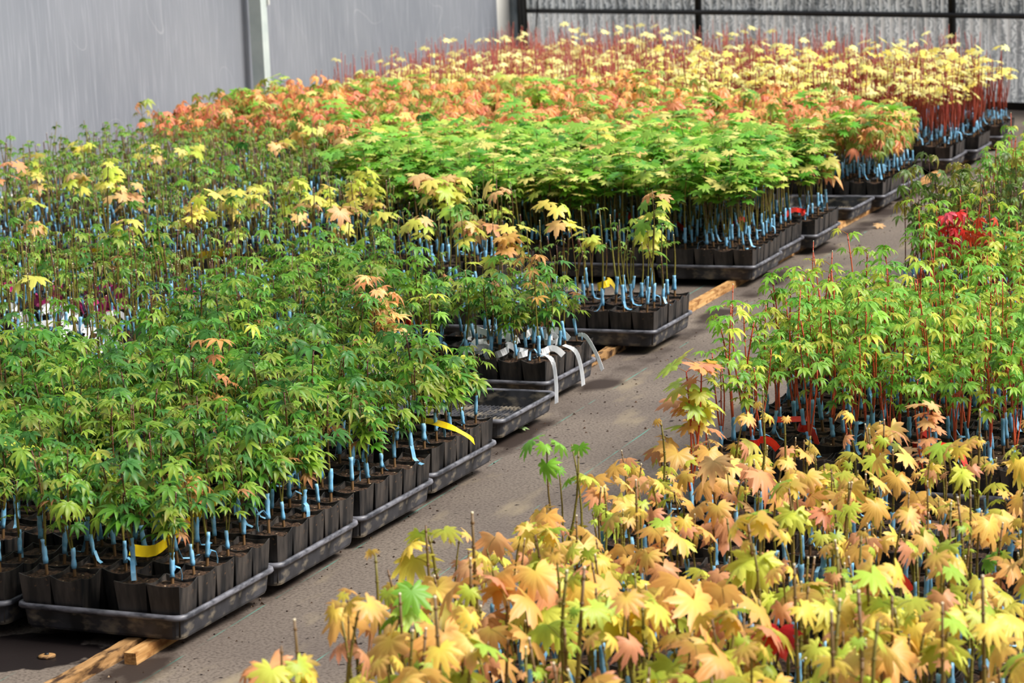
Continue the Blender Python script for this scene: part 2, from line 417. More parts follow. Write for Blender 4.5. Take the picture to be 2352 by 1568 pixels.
def far_post(name, u, off, r, label, mt, h=3.4):
    b = MB(); b.tube([(0, 0, 0), (0, 0, h/2), (0, 0, h)], r, 10)
    o = link(name, b.mesh(name, [mt], smooth=True), loc=on_far(u, off)); tag(o, label, 'post'); return o
b = MB(); b.tube([(-.02, 0, .638), (FL*.33, 0, .642), (FL*.66, 0, .636), (FL, 0, .63)], .019, 10)
rail = link('wall_rail', b.mesh('wall_rail', [M['black_metal']], smooth=True), loc=(*on_far(0, .075)[:2], 0), rot=(0, 0, FANG))
tag(rail, 'long black horizontal pipe rail across the corrugated end wall', 'rail')
b = MB(); b.tube([(-.03, -.022, .60), (-.03, -.022, .64), (-.03, -.022, .665)], .014, 8)
link('end_fitting', b.mesh('end_fitting', [M['bolt']], smooth=True), rail)
far_post('pipe_post', 2.03, .04, .027, 'black pipe post in the middle of the corrugated end wall', M['black_metal'])
far_post('pipe_post', 4.37, .04, .027, 'black pipe post at the aisle end of the corrugated wall, by red-stemmed saplings', M['black_metal'])
b = MB(); b.box(-.034, .034, -.03, .03, 0, 3.4)
o = link('corner_post', b.mesh('corner_post', [M['steel_dark']]), loc=on_far(.085, .10), rot=(0, 0, FANG))
tag(o, 'grey steel post in the corner between film wall and corrugated wall', 'post')
b = MB()
for x0, ph in ((.15, .4), (.21, 1.9)):
    b.ribbon([(x0+.012*math.sin(ph+z*2.2)-.012*(1.8-z), -.03+.01*math.sin(3*z), z) for z in np.linspace(.02, 3.3, 24)], (1, .2, 0), .055, .004)
o = link('film_curtain', b.mesh('film_curtain', [M['black_film']], smooth=True), loc=on_far(.03, .10), rot=(0, 0, FANG))
tag(o, 'gathered strip of black plastic film hanging beside the corner post', 'plastic film')
b = MB(); b.tube([(.35, -.05, 1.1), (.33, -.05, .75), (.30, -.06, .5), (.27, -.05, .3), (.27, -.05, .02)], .006, 6)
o = link('hanging_cord', b.mesh('hanging_cord', [M['black_film']], smooth=True), loc=on_far(.03, .04), rot=(0, 0, FANG))
tag(o, 'thin dark cord hanging against the corrugated wall by the corner', 'cord')

# ------------------------------------------------------------------ trays and pots
TS = .43; TZ = .03; TH = .06                        # tray side, height of the battens, tray height
def rrect(s, z, r, n=4, sag=None):
    """rounded square outline of half side s"""
    o = []
    for cx, cy, a0 in ((1, 1, 0), (-1, 1, 90), (-1, -1, 180), (1, -1, 270)):
        for k in range(n+1):
            a = math.radians(a0+90*k/n); o.append((cx*(s-r)+r*math.cos(a), cy*(s-r)+r*math.sin(a), z))
    return o
def loft(b, rings, close_bottom=False):
    n = len(rings[0]); vs = [v for r in rings for v in r]; fs = []
    for i in range(len(rings)-1):
        for k in range(n): fs.append((i*n+k, i*n+(k+1) % n, (i+1)*n+(k+1) % n, (i+1)*n+k))
    if close_bottom: fs.append(tuple(range(n))[::-1])
    b.add(vs, fs)
hs = TS/2
def tray_meshes():
    b = MB(); loft(b, [rrect(hs-.0155, 0, .02), rrect(hs-.0125, .006, .022), rrect(hs-.0055, TH-.004, .024), rrect(hs-.0075, TH-.004, .024), rrect(hs-.0155, .006, .02), rrect(hs-.04, .005, .02)], True)
    n = len(rrect(1, 0, .1)); b.f.append(tuple(range(5*n, 6*n))); b.m.append(0)
    body = b.mesh('tray_body', [M['tray']], smooth=False)
    b = MB(); loft(b, [rrect(hs-.0085, TH-.013, .024), rrect(hs+.002, TH-.013, .027), rrect(hs+.004, TH-.009, .027), rrect(hs+.003, TH-.002, .027), rrect(hs, TH, .027), rrect(hs-.006, TH-.001, .025), rrect(hs-.0078, TH-.005, .024)])
    rim = b.mesh('tray_rim', [M['rim']], smooth=True)
    b = MB()
    for i in range(26):
        x = -hs+.042+(TS-.084)*i/25; b.box(x-.0022, x+.0022, -hs+.036, hs-.036, .005, .013)
    for i in range(7):
        y = -hs+.05+(TS-.1)*i/6; b.box(-hs+.036, hs-.036, y-.004, y+.004, .005, .0115)
    return body, rim, b.mesh('tray_grid', [M['tray']])
T_BODY, T_RIM, T_GRID = tray_meshes()

PW = .083; PH = .12; SOIL = .109                    # pot width at the rim, height, soil level
def pot_mesh(seed):
    rg = random.Random(seed); b = MB()
    n = 6
    def ring(s, z, sag):
        o = []
        for (ax, ay), (bx, by) in (((1, -1), (1, 1)), ((1, 1), (-1, 1)), ((-1, 1), (-1, -1)), ((-1, -1), (1, -1))):
            for k in range(n):
                t = k/n; w = math.sin(PI*t)
                o.append(((ax+(bx-ax)*t)*s*(1-.03*w*(sag > 0)), (ay+(by-ay)*t)*s*(1-.03*w*(sag > 0)), z-sag*sags[(ax, ay)]*w))
        return o
    sags = {k: rg.uniform(.3, 1.3) for k in ((1, -1), (1, 1), (-1, 1), (-1, -1))}
    hw = PW/2-.0003; sg = .0105
    loft(b, [ring(hw*.75, 0, 0), ring(hw*.88, .054, 0), ring(hw, PH, sg), ring(hw-.0016, PH, sg), ring(hw-.004, SOIL-.012, 0)], True)
    return b.mesh('pot', [M['pot']])
def soil_mesh(seed):
    rg = random.Random(seed); b = MB(); n = 7; s = PW/2-.0032; vs = []; fs = []
    for i in range(n+1):
        for j in range(n+1):
            vs.append((-s+2*s*i/n, -s+2*s*j/n, SOIL + rg.uniform(-.003, .003) - (.003 if i in (0, n) or j in (0, n) else 0)))
    for i in range(n):
        for j in range(n): fs.append((i*(n+1)+j, (i+1)*(n+1)+j, (i+1)*(n+1)+j+1, i*(n+1)+j+1))
    b.add(vs, fs); return b.mesh('soil', [M['soil']], smooth=True)
POTS = [pot_mesh(i) for i in range(5)]; SOILS = [soil_mesh(i) for i in range(5)]

# ------------------------------------------------------------------ leaves and saplings
def jit(rg, c, a=.12):
    k = 1+rg.uniform(-a, a)
    return (min(1, c[0]*k*(1+rg.uniform(-.06, .06))), min(1, c[1]*k), min(1, c[2]*k*(1+rg.uniform(-.1, .1))), 1)
def mixc(a, b, t): return tuple(a[i]+(b[i]-a[i])*t for i in range(3))+(1,)

def palmate(size, nl, rg, narrow=1., droop=.35, lod=0):
    """fingered leaf of a Japanese maple: (vertices along +x, faces, t per vertex)"""
    ang = {7: (0, 37, -37, 76, -76, 117, -117), 5: (0, 46, -46, 96, -96)}[nl]
    ln = {7: (1, .93, .93, .74, .74, .42, .42), 5: (1, .82, .82, .5, .5)}[nl]
    st = ((0, .03), (.3, .115), (.55, .135), (.8, .07), (1, 0)) if lod == 0 else ((0, .05), (.45, .145), (1, 0))
    V = []; Fs = []; T = []
    for a, l in zip(ang, ln):
        a = math.radians(a+rg.uniform(-5, 5)); l = l*size*rg.uniform(.92, 1.06); dr = droop*rg.uniform(.5, 1.5)
        ca, sa = math.cos(a), math.sin(a); o = len(V); sw = rg.uniform(-.08, .08)
        for s, w in st:
            x = s*l; z = -dr*(s**2)*l + .06*size*math.sin(s*PI); y0 = sw*l*s*s; w = w*l*narrow
            pr = ((x, y0+w, z+w*.35), (x, y0, z), (x, y0-w, z+w*.35)) if s < 1 else ((x, y0, z),)
            for (px, py, pz) in pr: V.append((px*ca-py*sa, px*sa+py*ca, pz)); T.append(s)
        m = len(st)-1
        for i in range(m-1):
            b0 = o+3*i; b1 = b0+3; Fs += [(b0+1, b0, b1, b1+1), (b0+2, b0+1, b1+1, b1+2)]
        b0 = o+3*(m-1); Fs += [(b0+1, b0, b0+3), (b0+2, b0+1, b0+3)]
    return V, Fs, T

def broad(size, nl, rg, droop=.3, lod=0):
    """broad leaf with short toothed lobes"""
    span = math.radians(132); ring = []
    for k in range(nl):
        u = -1+2*k/(nl-1); a = u*span; l = size*(1-.36*u*u)*rg.uniform(.93, 1.06); half = span/(nl-1)
        if k == 0: ring.append((a-half*.75, size*.30))
        if lod == 0:
            ring += [(a-half*.46, l*.84), (a-half*.30, l*.83), (a, l), (a+half*.30, l*.83), (a+half*.46, l*.84)]
        else: ring += [(a-half*.42, l*.84), (a, l), (a+half*.42, l*.84)]
        if k < nl-1: ring.append((a+half, size*(.54-.10*abs(u))))
        else: ring.append((a+half*.75, size*.30))
    V = [(0, 0, 0)]; T = [0.]; Fs = []; n = len(ring); ph = rg.uniform(0, 6)
    for fr in (.52, 1.):
        for a, r in ring:
            rr = r*fr; q = rr/size
            z = -droop*q*q*size*(.8+.35*math.cos(2*a+ph)) + .05*size*math.sin(q*PI) + .035*size*q*math.cos(a*(nl-1)/span*PI)
            V.append((rr*math.cos(a), rr*math.sin(a), z)); T.append(q)
    for k in range(n-1):
        Fs.append((0, 1+k, 2+k)); Fs.append((1+k, 1+n+k, 2+n+k, 2+k))
    return V, Fs, T

def place_leaf(b, leaf, base, az, pitch, roll, c0, c1, edge=1.):
    V, Fs, T = leaf
    R = (Matrix.Rotation(az, 3, 'Z') @ Matrix.Rotation(pitch, 3, 'Y') @ Matrix.Rotation(roll, 3, 'X'))
    Rn = np.array(R); vs = (np.array(V) @ Rn.T) + np.array(base)
    b.add(vs.tolist(), Fs, [mixc(c0, c1, min(1, t*edge)) for t in T])

OLIVE = lin(116, 112, 42); DKRED = lin(84, 40, 34); BROWN = lin(112, 84, 54); CORAL = lin(178, 58, 40); SALMON = lin(200, 92, 54); CUT = lin(226, 212, 180)
PAL = {
 'green': [(lin(74, 128, 34), lin(84, 136, 40)), (lin(92, 146, 42), lin(112, 156, 46)), (lin(62, 112, 44), lin(70, 116, 46)), (lin(104, 150, 40), lin(140, 158, 48)), (lin(120, 156, 52), lin(150, 140, 62)), (lin(66, 122, 52), lin(84, 130, 52)), (lin(128, 164, 52), lin(158, 176, 64))],
 'bare': [(lin(106, 150, 50), lin(120, 160, 58)), (lin(86, 134, 48), lin(98, 142, 52)), (lin(136, 164, 60), lin(150, 164, 66)), (lin(120, 160, 66), lin(130, 160, 70))],
 'broad': [(lin(104, 168, 42), lin(124, 180, 54)), (lin(88, 156, 44), lin(104, 164, 52)), (lin(136, 186, 60), lin(160, 194, 74)), (lin(116, 176, 62), lin(130, 182, 66)), (lin(180, 204, 84), lin(204, 210, 102)), (lin(222, 218, 120), lin(226, 206, 122))],
 'orange': [(lin(240, 176, 110), lin(240, 164, 112)), (lin(242, 196, 108), lin(240, 178, 108)), (lin(234, 150, 108), lin(232, 138, 108)), (lin(142, 168, 70), lin(162, 172, 74)), (lin(118, 154, 62), lin(172, 172, 74)), (lin(240, 160, 112), lin(236, 150, 116)), (lin(166, 176, 72), lin(224, 176, 98)), (lin(128, 160, 64), lin(140, 160, 66))],
 'redstem': [(lin(246, 236, 140), lin(248, 234, 146)), (lin(250, 244, 172), lin(248, 238, 160)), (lin(244, 226, 110), lin(244, 220, 112)), (lin(242, 238, 150), lin(240, 232, 138))],
 'golden': [(lin(236, 208, 86), lin(236, 194, 92)), (lin(232, 184, 90), lin(228, 162, 98)), (lin(230, 200, 92), lin(226, 158, 110)), (lin(182, 204, 70), lin(202, 208, 78)), (lin(210, 208, 82), lin(228, 200, 90)), (lin(224, 160, 108), lin(218, 142, 112)), (lin(156, 194, 66), lin(178, 200, 74)), (lin(196, 206, 76), lin(212, 202, 86)), (lin(170, 196, 66), lin(206, 200, 80)), (lin(226, 190, 84), lin(224, 166, 92))],
 'lime': [(lin(130, 180, 56), lin(144, 184, 60)), (lin(112, 168, 54), lin(126, 174, 58)), (lin(152, 188, 62), lin(170, 190, 66)), (lin(100, 158, 56), lin(114, 164, 58)), (lin(182, 198, 68), lin(202, 194, 76)), (lin(122, 174, 60), lin(134, 178, 62))],
 'dark': [(lin(96, 126, 46), lin(106, 128, 50)), (lin(80, 112, 48), lin(100, 110, 50)), (lin(128, 140, 50), lin(150, 130, 56))],
 'yellow': [(lin(236, 220, 104), lin(234, 204, 110)), (lin(208, 210, 84), lin(226, 212, 104)), (lin(196, 206, 74), lin(206, 212, 84)), (lin(238, 200, 130), lin(234, 172, 120)), (lin(178, 200, 70), lin(196, 206, 80))],
 'peach': [(lin(232, 176, 116), lin(226, 142, 104)), (lin(236, 200, 132), lin(228, 170, 110))],
 'tan': [(lin(206, 158, 84), lin(200, 128, 84)), (lin(216, 174, 84), lin(206, 146, 88))],
 'red': [(lin(206, 44, 40), lin(214, 62, 62)), (lin(200, 70, 88), lin(206, 86, 96)), (lin(214, 52, 34), lin(206, 60, 48))],
}
KIND = {   # shoots, height, pairs, where leaves begin, leaf size, leaf, lobes, droop, blade pitch, stem low / high colour, radius, bare chance, palette
 'green':   dict(sh=(1, 3), h=(.16, .31), pr=(4, 6), st=.36, ls=(.028, .050), lf='p', nl=(7, 7, 5), dr=.30, pi=.26, lo=OLIVE, hi=DKRED, r=.0028, bare=.20, nar=(.9, 1.25)),
 'bare':    dict(sh=(1, 2), h=(.20, .38), pr=(1, 3), st=.35, ls=(.017, .034), lf='p', nl=(5, 7), dr=.4, pi=.4, lo=OLIVE, hi=DKRED, r=.0032, bare=.50, nar=(1.2, 1.6)),
 'yellow':  dict(sh=(1, 2), h=(.22, .36), pr=(1, 3), st=.6, ls=(.032, .056), lf='b', nl=(7, 7), dr=.5, pi=.4, lo=OLIVE, hi=DKRED, r=.0028, bare=.12, nar=(1, 1)),
 'broad':   dict(sh=(1, 3), h=(.27, .38), pr=(3, 4), st=.58, ls=(.034, .056), lf='b', nl=(7, 9), dr=.25, pi=.12, lo=OLIVE, hi=DKRED, r=.0026, bare=.10, nar=(1, 1)),
 'orange':  dict(sh=(1, 2), h=(.20, .33), pr=(3, 5), st=.35, ls=(.036, .062), lf='p', nl=(7, 7, 5), dr=.6, pi=.6, lo=OLIVE, hi=DKRED, r=.0026, bare=.10, nar=(1., 1.4)),
 'redstem': dict(sh=(3, 4), h=(.24, .45), pr=(1, 2), st=.6, ls=(.028, .046), lf='b', nl=(7, 7), dr=.3, pi=.25, lo=lin(146, 66, 44), hi=lin(136, 42, 36), r=.0040, bare=.66, nar=(1, 1)),
 'golden':  dict(sh=(1, 3), h=(.12, .30), pr=(1, 3), st=.45, ls=(.018, .050), lf='b', nl=(7, 9, 9), dr=.7, pi=.65, lo=OLIVE, hi=BROWN, r=.0030, bare=.46, nar=(1, 1)),
 'lime':    dict(sh=(2, 3), h=(.22, .40), pr=(3, 5), st=.52, ls=(.026, .043), lf='p', nl=(7, 7, 5), dr=.32, pi=.28, lo=SALMON, hi=CORAL, r=.0028, bare=.10, nar=(1.0, 1.4)),
 'dark':    dict(sh=(2, 3), h=(.30, .44), pr=(3, 4), st=.40, ls=(.028, .042), lf='p', nl=(7, 5), dr=.6, pi=.7, lo=DKRED, hi=lin(60, 34, 30), r=.0026, bare=.30, nar=(1.1, 1.4)),
}

def sapling(kind, rg, lod=0, pal=None, boost=1., tall=1., lf=None):
    """one grafted sapling with its root collar at the origin: stem, foliage, tape as MB"""
    K = KIND[kind]; st = MB(); fo = MB(); tp = MB(); tl = MB()
    ns = 5 if lod == 0 else 3
    gz = rg.uniform(.045, .075); lean = rg.uniform(0, .16); az0 = rg.uniform(0, 2*PI)
    dx, dy = math.cos(az0)*lean, math.sin(az0)*lean
    top0 = np.array([dx*gz, dy*gz, gz])
    st.tube([(0, 0, -.01), tuple(top0*.5), tuple(top0)], [.0042, .0038, .0036], ns, [BROWN, BROWN, K['lo']], False)
    # wrapped tape with an irregular surface, and its loose tail
    tz0, tz1 = gz*rg.uniform(.30, .5), gz+rg.uniform(.016, .032); nseg = 7 if lod == 0 else 2
    tp.tube([(dx*z, dy*z, z) for z in np.linspace(tz0, tz1, nseg)], [.0056*rg.uniform(.8, 1.22) for _ in range(nseg)], 6 if lod == 0 else 4)
    if rg.random() < .78:
        a = rg.uniform(0, 2*PI); o = np.array([dx*tz0, dy*tz0, tz0+rg.uniform(0, .02)]); d = np.array([math.cos(a), math.sin(a), 0])
        mode = rg.random(); L = rg.uniform(.025, .05)
        if mode < .45: pts = [o+d*.004, o+d*(.35*L)+[0, 0, .35*L], o+d*(.75*L)+[0, 0, .15*L], o+d*(.85*L)-[0, 0, .45*L], o+d*(.8*L)-[0, 0, .9*L]]
        elif mode < .75: pts = [o+d*.004, o+d*(.3*L)-[0, 0, .4*L], o+d*(.5*L)-[0, 0, .8*L], o+d*L*.9-[0, 0, min(1.*L, o[2])]]
        else: pts = [o+d*.003+[0, 0, .005], o+d*(.4*L)-[0, 0, .6*L], o+d*(1.1*L)-[0, 0, .75*L], o+d*(1.7*L)-[0, 0, .7*L]]
        pts = [np.array((p[0], p[1], max(p[2], .002))) for p in pts]
        if lod: pts = pts[::2] if len(pts) > 4 else [pts[0], pts[1], pts[-1]]
        tl.ribbon(pts, (-d[1], d[0], .25), rg.uniform(.007, .0105), .0006)
    nsh = rg.randint(*K['sh']); P = pal or PAL[kind]
    for s in range(nsh):
        h = rg.uniform(*K['h'])*tall*(1 if s == 0 else rg.uniform(.72, 1.02)); az = az0+s*2*PI/nsh+rg.uniform(-.6, .6)
        tilt = rg.uniform(.02, .12) if s == 0 else rg.uniform(.06, .20)
        d = np.array([math.cos(az)*tilt, math.sin(az)*tilt, 1.]); bend = np.array([rg.uniform(-.04, .04), rg.uniform(-.04, .04), 0])
        npt = 6 if lod == 0 else 3
        pts = [top0*.9 + d*(h-gz)*t + bend*math.sin(t*PI)*h for t in np.linspace(0, 1, npt)]
        r0 = K['r']*rg.uniform(.85, 1.3); hic = K['hi'] if rg.random() < .55 else mixc(K['lo'], K['hi'], .35)
        cols = [jit(rg, mixc(K['lo'], hic, t), .06) for t in np.linspace(0, 1, npt)]
        rad = [r0*(1-.5*t) for t in np.linspace(0, 1, npt)]
        bare = rg.random() < K['bare'] and not (pal and s == 0)
        st.tube(pts, rad, ns, cols)
        at = lambda t: np.array([np.interp(t, np.linspace(0, 1, npt), [q[i] for q in pts]) for i in range(3)])
        if bare or rg.random() < .25:
            e0 = pts[-1]; st.tube([e0, e0+d*.0035], [rad[-1]*1.05, rad[-1]*1.05], ns, [CUT, CUT])
        if lod == 0:
            for t in np.linspace(.25, .95, 6):
                q = at(t); st.tube([q-d*.002, q, q+d*.002], [r0*.6, r0*(1.35-.5*t), r0*.6], ns, [jit(rg, hic)]*3, False)
        npair = rg.randint(*K['pr']); npair = (0 if kind == 'redstem' else 1) if bare else npair
        for k in range(npair):
            t = K['st'] + (1-K['st'])*((k+1)/npair if npair > 1 else rg.uniform(.3, .9)); t = min(.995, t)
            base = at(t)
            top = k == npair-1 and not bare
            for sd in (0, 1, 2) if (top and kind not in ('bare', 'redstem')) else (0, 1):
                if rg.random() < (.3 if kind == 'golden' else .12): continue
                a = az+k*1.57+sd*(PI if not top else 2.1)+rg.uniform(-.4, .4)
                sz = rg.uniform(*K['ls'])*(.3+.7*boost if boost < 1.7 else boost)*(1 if not bare else .6)*(1.1 if top else 1)
                if kind == 'golden' and rg.random() < .3: sz *= .55
                pl = sz*rg.uniform(.45, .9); up = rg.uniform(.15, .7)
                dv = np.array([math.cos(a)*math.cos(up), math.sin(a)*math.cos(up), math.sin(up)])
                lb = base+dv*pl
                c0, c1 = rg.choice(P); c0 = jit(rg, c0); c1 = jit(rg, c1)
                if kind == 'green' and not pal and rg.random() < .025: c0, c1 = lin(170, 134, 80), lin(190, 112, 84)
                fo.tube([base, base+dv*pl*.5+[0, 0, .002], lb], [.0009, .0008, .0007], 3, [jit(rg, mixc(hic, c0, .3))]*3, False)
                which = lf or K['lf']
                if which == 'p': leaf = palmate(sz, rg.choice(K['nl']) if K['lf'] == 'p' else 7, rg, rg.uniform(*K['nar']), K['dr']*rg.uniform(.6, 1.5), lod)
                else: leaf = broad(sz, rg.choice(K['nl']) if K['lf'] == 'b' else 7, rg, K['dr']*rg.uniform(.5, 1.4), lod)
                place_leaf(fo, leaf, lb, a+rg.uniform(-.3, .3), K['pi']+rg.uniform(-.3, .4), rg.uniform(-.4, .4), c0, c1)
    return st, fo, tp, tl

def meshes_of(name, s):
    st, fo, tp, tl = s
    return (st.mesh(name+'_stem', [M['bark']], True, True), fo.mesh(name+'_foliage', [M['leaf']], True, True) if fo.v else None, tp.mesh(name+'_tape', [M['tape']], True), tl.mesh(name+'_tail', [M['tape']]) if tl.v else None)

NV = 14
VAR = {k: [meshes_of(k, sapling(k, random.Random(100+i*17+len(k)))) for i in range(NV)] for k in KIND}
LOW = {k: [sapling(k, random.Random(900+i*13+len(k)), 1) for i in range(10)] for k in KIND}

def AT(q, z):
    """where the sight line through a spot of the photograph meets the height z"""
    d = F_*FPX + R_*(q[0]-W/2) - U_*(q[1]-H/2); t = (z-CAM[2])/d[2]; X = CAM + t*d
    return float(X[0]), float(X[1])
# single plants that stand out: (x, y, kind, palette, boost, height factor, leaf) - the sapling potted nearest to that spot gets this form
SPECIAL = [
 (*AT((505, 830), .42), 'green', 'tan', 1.35, 1.2, None), (*AT((190, 1000), .42), 'green', 'lime', 1.2, 1.15, None), (*AT((25, 935), .42), 'green', 'yellow', 1.2, 1.1, 'p'),
 (*AT((1115, 655), .45), 'green', 'peach', 1.25, 1.2, None), (*AT((1165, 690), .43), 'green', 'lime', 1.2, 1.15, None), (*AT((1245, 625), .44), 'green', 'tan', 1.1, 1.2, None), (*AT((915, 615), .45), 'green', 'lime', 1.2, 1.2, None),
 (*AT((1000, 620), .45), 'green', 'lime', 1.1, 1.2, None), (*AT((470, 1020), .4), 'green', 'tan', .8, 1., None), (*AT((330, 560), .42), 'bare', 'green', 1.9, 1., None), (*AT((600, 760), .42), 'green', 'lime', 1., 1.1, None),
 (*AT((200, 415), .5), 'bare', 'peach', 2., 1.1, 'b'), (*AT((115, 455), .45), 'yellow', 'yellow', 1.1, .95, 'b'), (*AT((25, 365), .55), 'yellow', 'peach', 1., 1.15, 'b'), (*AT((310, 300), .72), 'yellow', 'yellow', .62, 1.75, 'b'),
 (*AT((610, 450), .46), 'yellow', 'yellow', 1.25, .95, 'b'), (*AT((985, 395), .5), 'yellow', 'peach', 1.2, 1.15, 'b'), (*AT((865, 500), .46), 'yellow', 'lime', 1.35, 1.1, 'b'), (*AT((820, 450), .48), 'yellow', 'yellow', 1.2, 1.1, 'b'),
 (*AT((1095, 490), .46), 'yellow', 'peach', 1.2, 1.1, 'b'), (*AT((1035, 470), .47), 'yellow', 'lime', 1.2, 1.1, 'b'), (*AT((1560, 500), .50), 'yellow', 'peach', .8, 1.25, 'b'), (*AT((1570, 545), .44), 'yellow', 'lime', 1.1, 1.05, 'b'), (*AT((1120, 545), .42), 'yellow', 'tan', 1.1, 1., 'b'),
 (*AT((1195, 440), .5), 'yellow', 'yellow', 1., 1.2, 'b'), (*AT((560, 240), .70), 'bare', 'green', 2., 1.5, None), (*AT((520, 320), .55), 'bare', 'broad', 2.2, 1.2, 'b'), (*AT((480, 310), .55), 'bare', 'broad', 2., 1.2, 'b'), (*AT((400, 345), .55), 'bare', 'broad', 1.8, 1.2, 'b'),
 (*AT((735, 215), .62), 'orange', 'green', 1.6, 1.4, None), (*AT((965, 160), .72), 'orange', 'green', 1.2, 1.6, None), (*AT((1480, 345), .5), 'broad', 'yellow', 1.2, 1.1, None), (*AT((1370, 280), .6), 'broad', 'yellow', 1.2, 1.35, None), (*AT((2035, 350), .36), 'orange', 'orange', 1.4, .9, None),
 (*AT((2180, 490), .50), 'dark', 'red', 1.35, 1.0, None), (*AT((2240, 540), .42), 'dark', 'red', 1.4, .9, None), (*AT((1590, 915), .42), 'lime', 'golden', 1.3, 1., 'b'), (*AT((1640, 945), .40), 'lime', 'golden', 1.4, .95, 'b'), (*AT((2265, 905), .40), 'lime', 'peach', .75, .85, 'b'),
 (*AT((1800, 1440), .36), 'golden', 'red', 1.25, 1., None), (*AT((1660, 1050), .43), 'golden', 'peach', 1.4, 1.15, None), (*AT((1165, 1215), .43), 'golden', 'peach', 1.2, 1.15, None), (*AT((1000, 1330), .42), 'golden', 'yellow', 1.3, 1.15, None), (*AT((940, 1290), .42), 'golden', 'golden', 1.1, 1.2, None), (*AT((1130, 1250), .42), 'golden', 'peach', 1.1, 1.2, None), (*AT((1240, 1070), .42), 'golden', 'lime', .9, 1.08, None), (*AT((1310, 1060), .42), 'golden', 'golden', .9, 1.08, None), (*AT((1420, 1080), .42), 'golden', 'lime', .8, 1.05, None), (*AT((720, 1450), .42), 'golden', 'peach', 1., 1.2, None), (*AT((800, 1390), .42), 'golden', 'golden', 1., 1.2, None), (*AT((870, 1380), .42), 'golden', 'lime', 1.1, 1.2, None), (*AT((600, 1510), .40), 'golden', 'peach', 1.1, 1.1, None), (*AT((2310, 1160), .40), 'golden', 'lime', 1.5, 1.1, None),
]

LABELKIND = {'green': 'green-leaved maple', 'bare': 'nearly leafless maple', 'yellow': 'yellow-leaved thin-stemmed maple', 'broad': 'broad-leaved bright green maple', 'orange': 'orange-leaved maple',
             'redstem': 'red-stemmed yellow-leaved maple', 'golden': 'golden-orange maple', 'lime': 'lime-green maple', 'dark': 'dark-stemmed maple'}
OBJNAME = {'green': 'green_maple_sapling', 'bare': 'leafless_maple_sapling', 'yellow': 'yellow_maple_sapling', 'broad': 'broadleaf_maple_sapling', 'orange': 'orange_maple_sapling',
           'redstem': 'redstem_maple_sapling', 'golden': 'golden_maple_sapling', 'lime': 'lime_maple_sapling', 'dark': 'dark_maple_sapling'}

# ------------------------------------------------------------------ lay out the trays
def kind_left(y, c):
    if y < 3.2: return 'bare' if (y > 1.9 and c >= 3 and rng.random() < .8) else 'green'
    if y < 4.8: return 'bare'
    if y < 6.4: return 'broad' if c <= 4 - (y < 5.2) else 'bare'
    if y < 8.5: return 'orange' if c <= 5 else ('bare' if y < 7.6 and c > 6 else 'orange')
    if y < 9.5: return 'redstem' if c <= 3 else 'orange'
    return 'redstem'

trays = []   # (x centre, y near edge, rot, kind, row, col, bench, empty)
LROWS = [(0.0, .01, .0), (.44, .012, .012), (.89, .01, .0), (1.36, -.01, .0), (2.03, -.10, .01), (2.585, -.18, .0), (3.04, None, 0), (3.50, -.155, .02), (4.40, None, .0),
         (4.95, -.255, .03), (5.385, -.29, .02), (5.83, -.25, .03), (6.27, None, 0), (6.715, -.33, .02), (7.17, -.30, .03), (7.615, -.31, .02), (8.16, None, .0),
         (8.70, -.33, .03), (9.145, -.29, .03), (9.86, -.30, .03), (10.31, None, .03), (10.76, None, .03), (11.21, None, .03), (11.66, None, .03), (12.11, None, .03), (12.56, None, .03), (13.01, None, .03), (13.46, None, .03)]
for ri, (y, xe, rot) in enumerate(LROWS):
    for c in range(10):
        if xe is None and y < 10 and c < (2 if y < 5 else 1): continue
        x0 = edge_x(y+.2) if xe is None else xe*max(0, 1-.25*c)+edge_x(y+.2)*min(1, .25*c)
        if xe is None and y < 5: x0 = edge_x(y)-.1
        jx = 0 if c == 0 else rng.uniform(-.008, .008); jy = 0 if c == 0 else rng.uniform(-.01, .01)
        xc = x0 - TS/2 - .447*c + jx
        if y > 10 and c == 0: continue
        yw = A0[1]+(xc+.25-A0[0])*-.427-.12                     # the end wall limits the back rows
        if y+TS+.05 > yw: continue
        if xc-TS/2 < wall_x(y)+.15: continue
        trays.append((xc, y+jy+.012*c*0, rot+(rng.uniform(-.012, .012) if c else 0), None if (c == 0 and y in (2.03, 6.715)) else kind_left(y, c), ri, c, 'L'))
RROWS = [(-1.24, 'golden'), (-.79, 'golden'), (-.34, 'golden'), (.11, 'golden'), (.58, 'golden'), (1.48, 'lime'), (1.93, 'lime'), (2.38, 'lime'), (3.46, 'lime'), (4.10, 'dark'), (4.56, 'dark'), (5.3, 'lime'), (5.75, 'lime'), (6.2, 'lime'), (6.65, 'lime')]
for ri, (y, k) in enumerate(RROWS):
    for c in range(4):
        if ri in (8, 9) and c == 0: pass
        x0 = .765-DR*max(y, 0)*1.2
        if k == 'golden': x0 += rng.uniform(-.01, .02)
        if ri == 8: x0 += .12
        if ri == 9: x0 -= .06
        trays.append((x0+TS/2+.447*c, y+rng.uniform(-.01, .01), -.02+rng.uniform(-.012, .012), k, ri, c, 'R'))

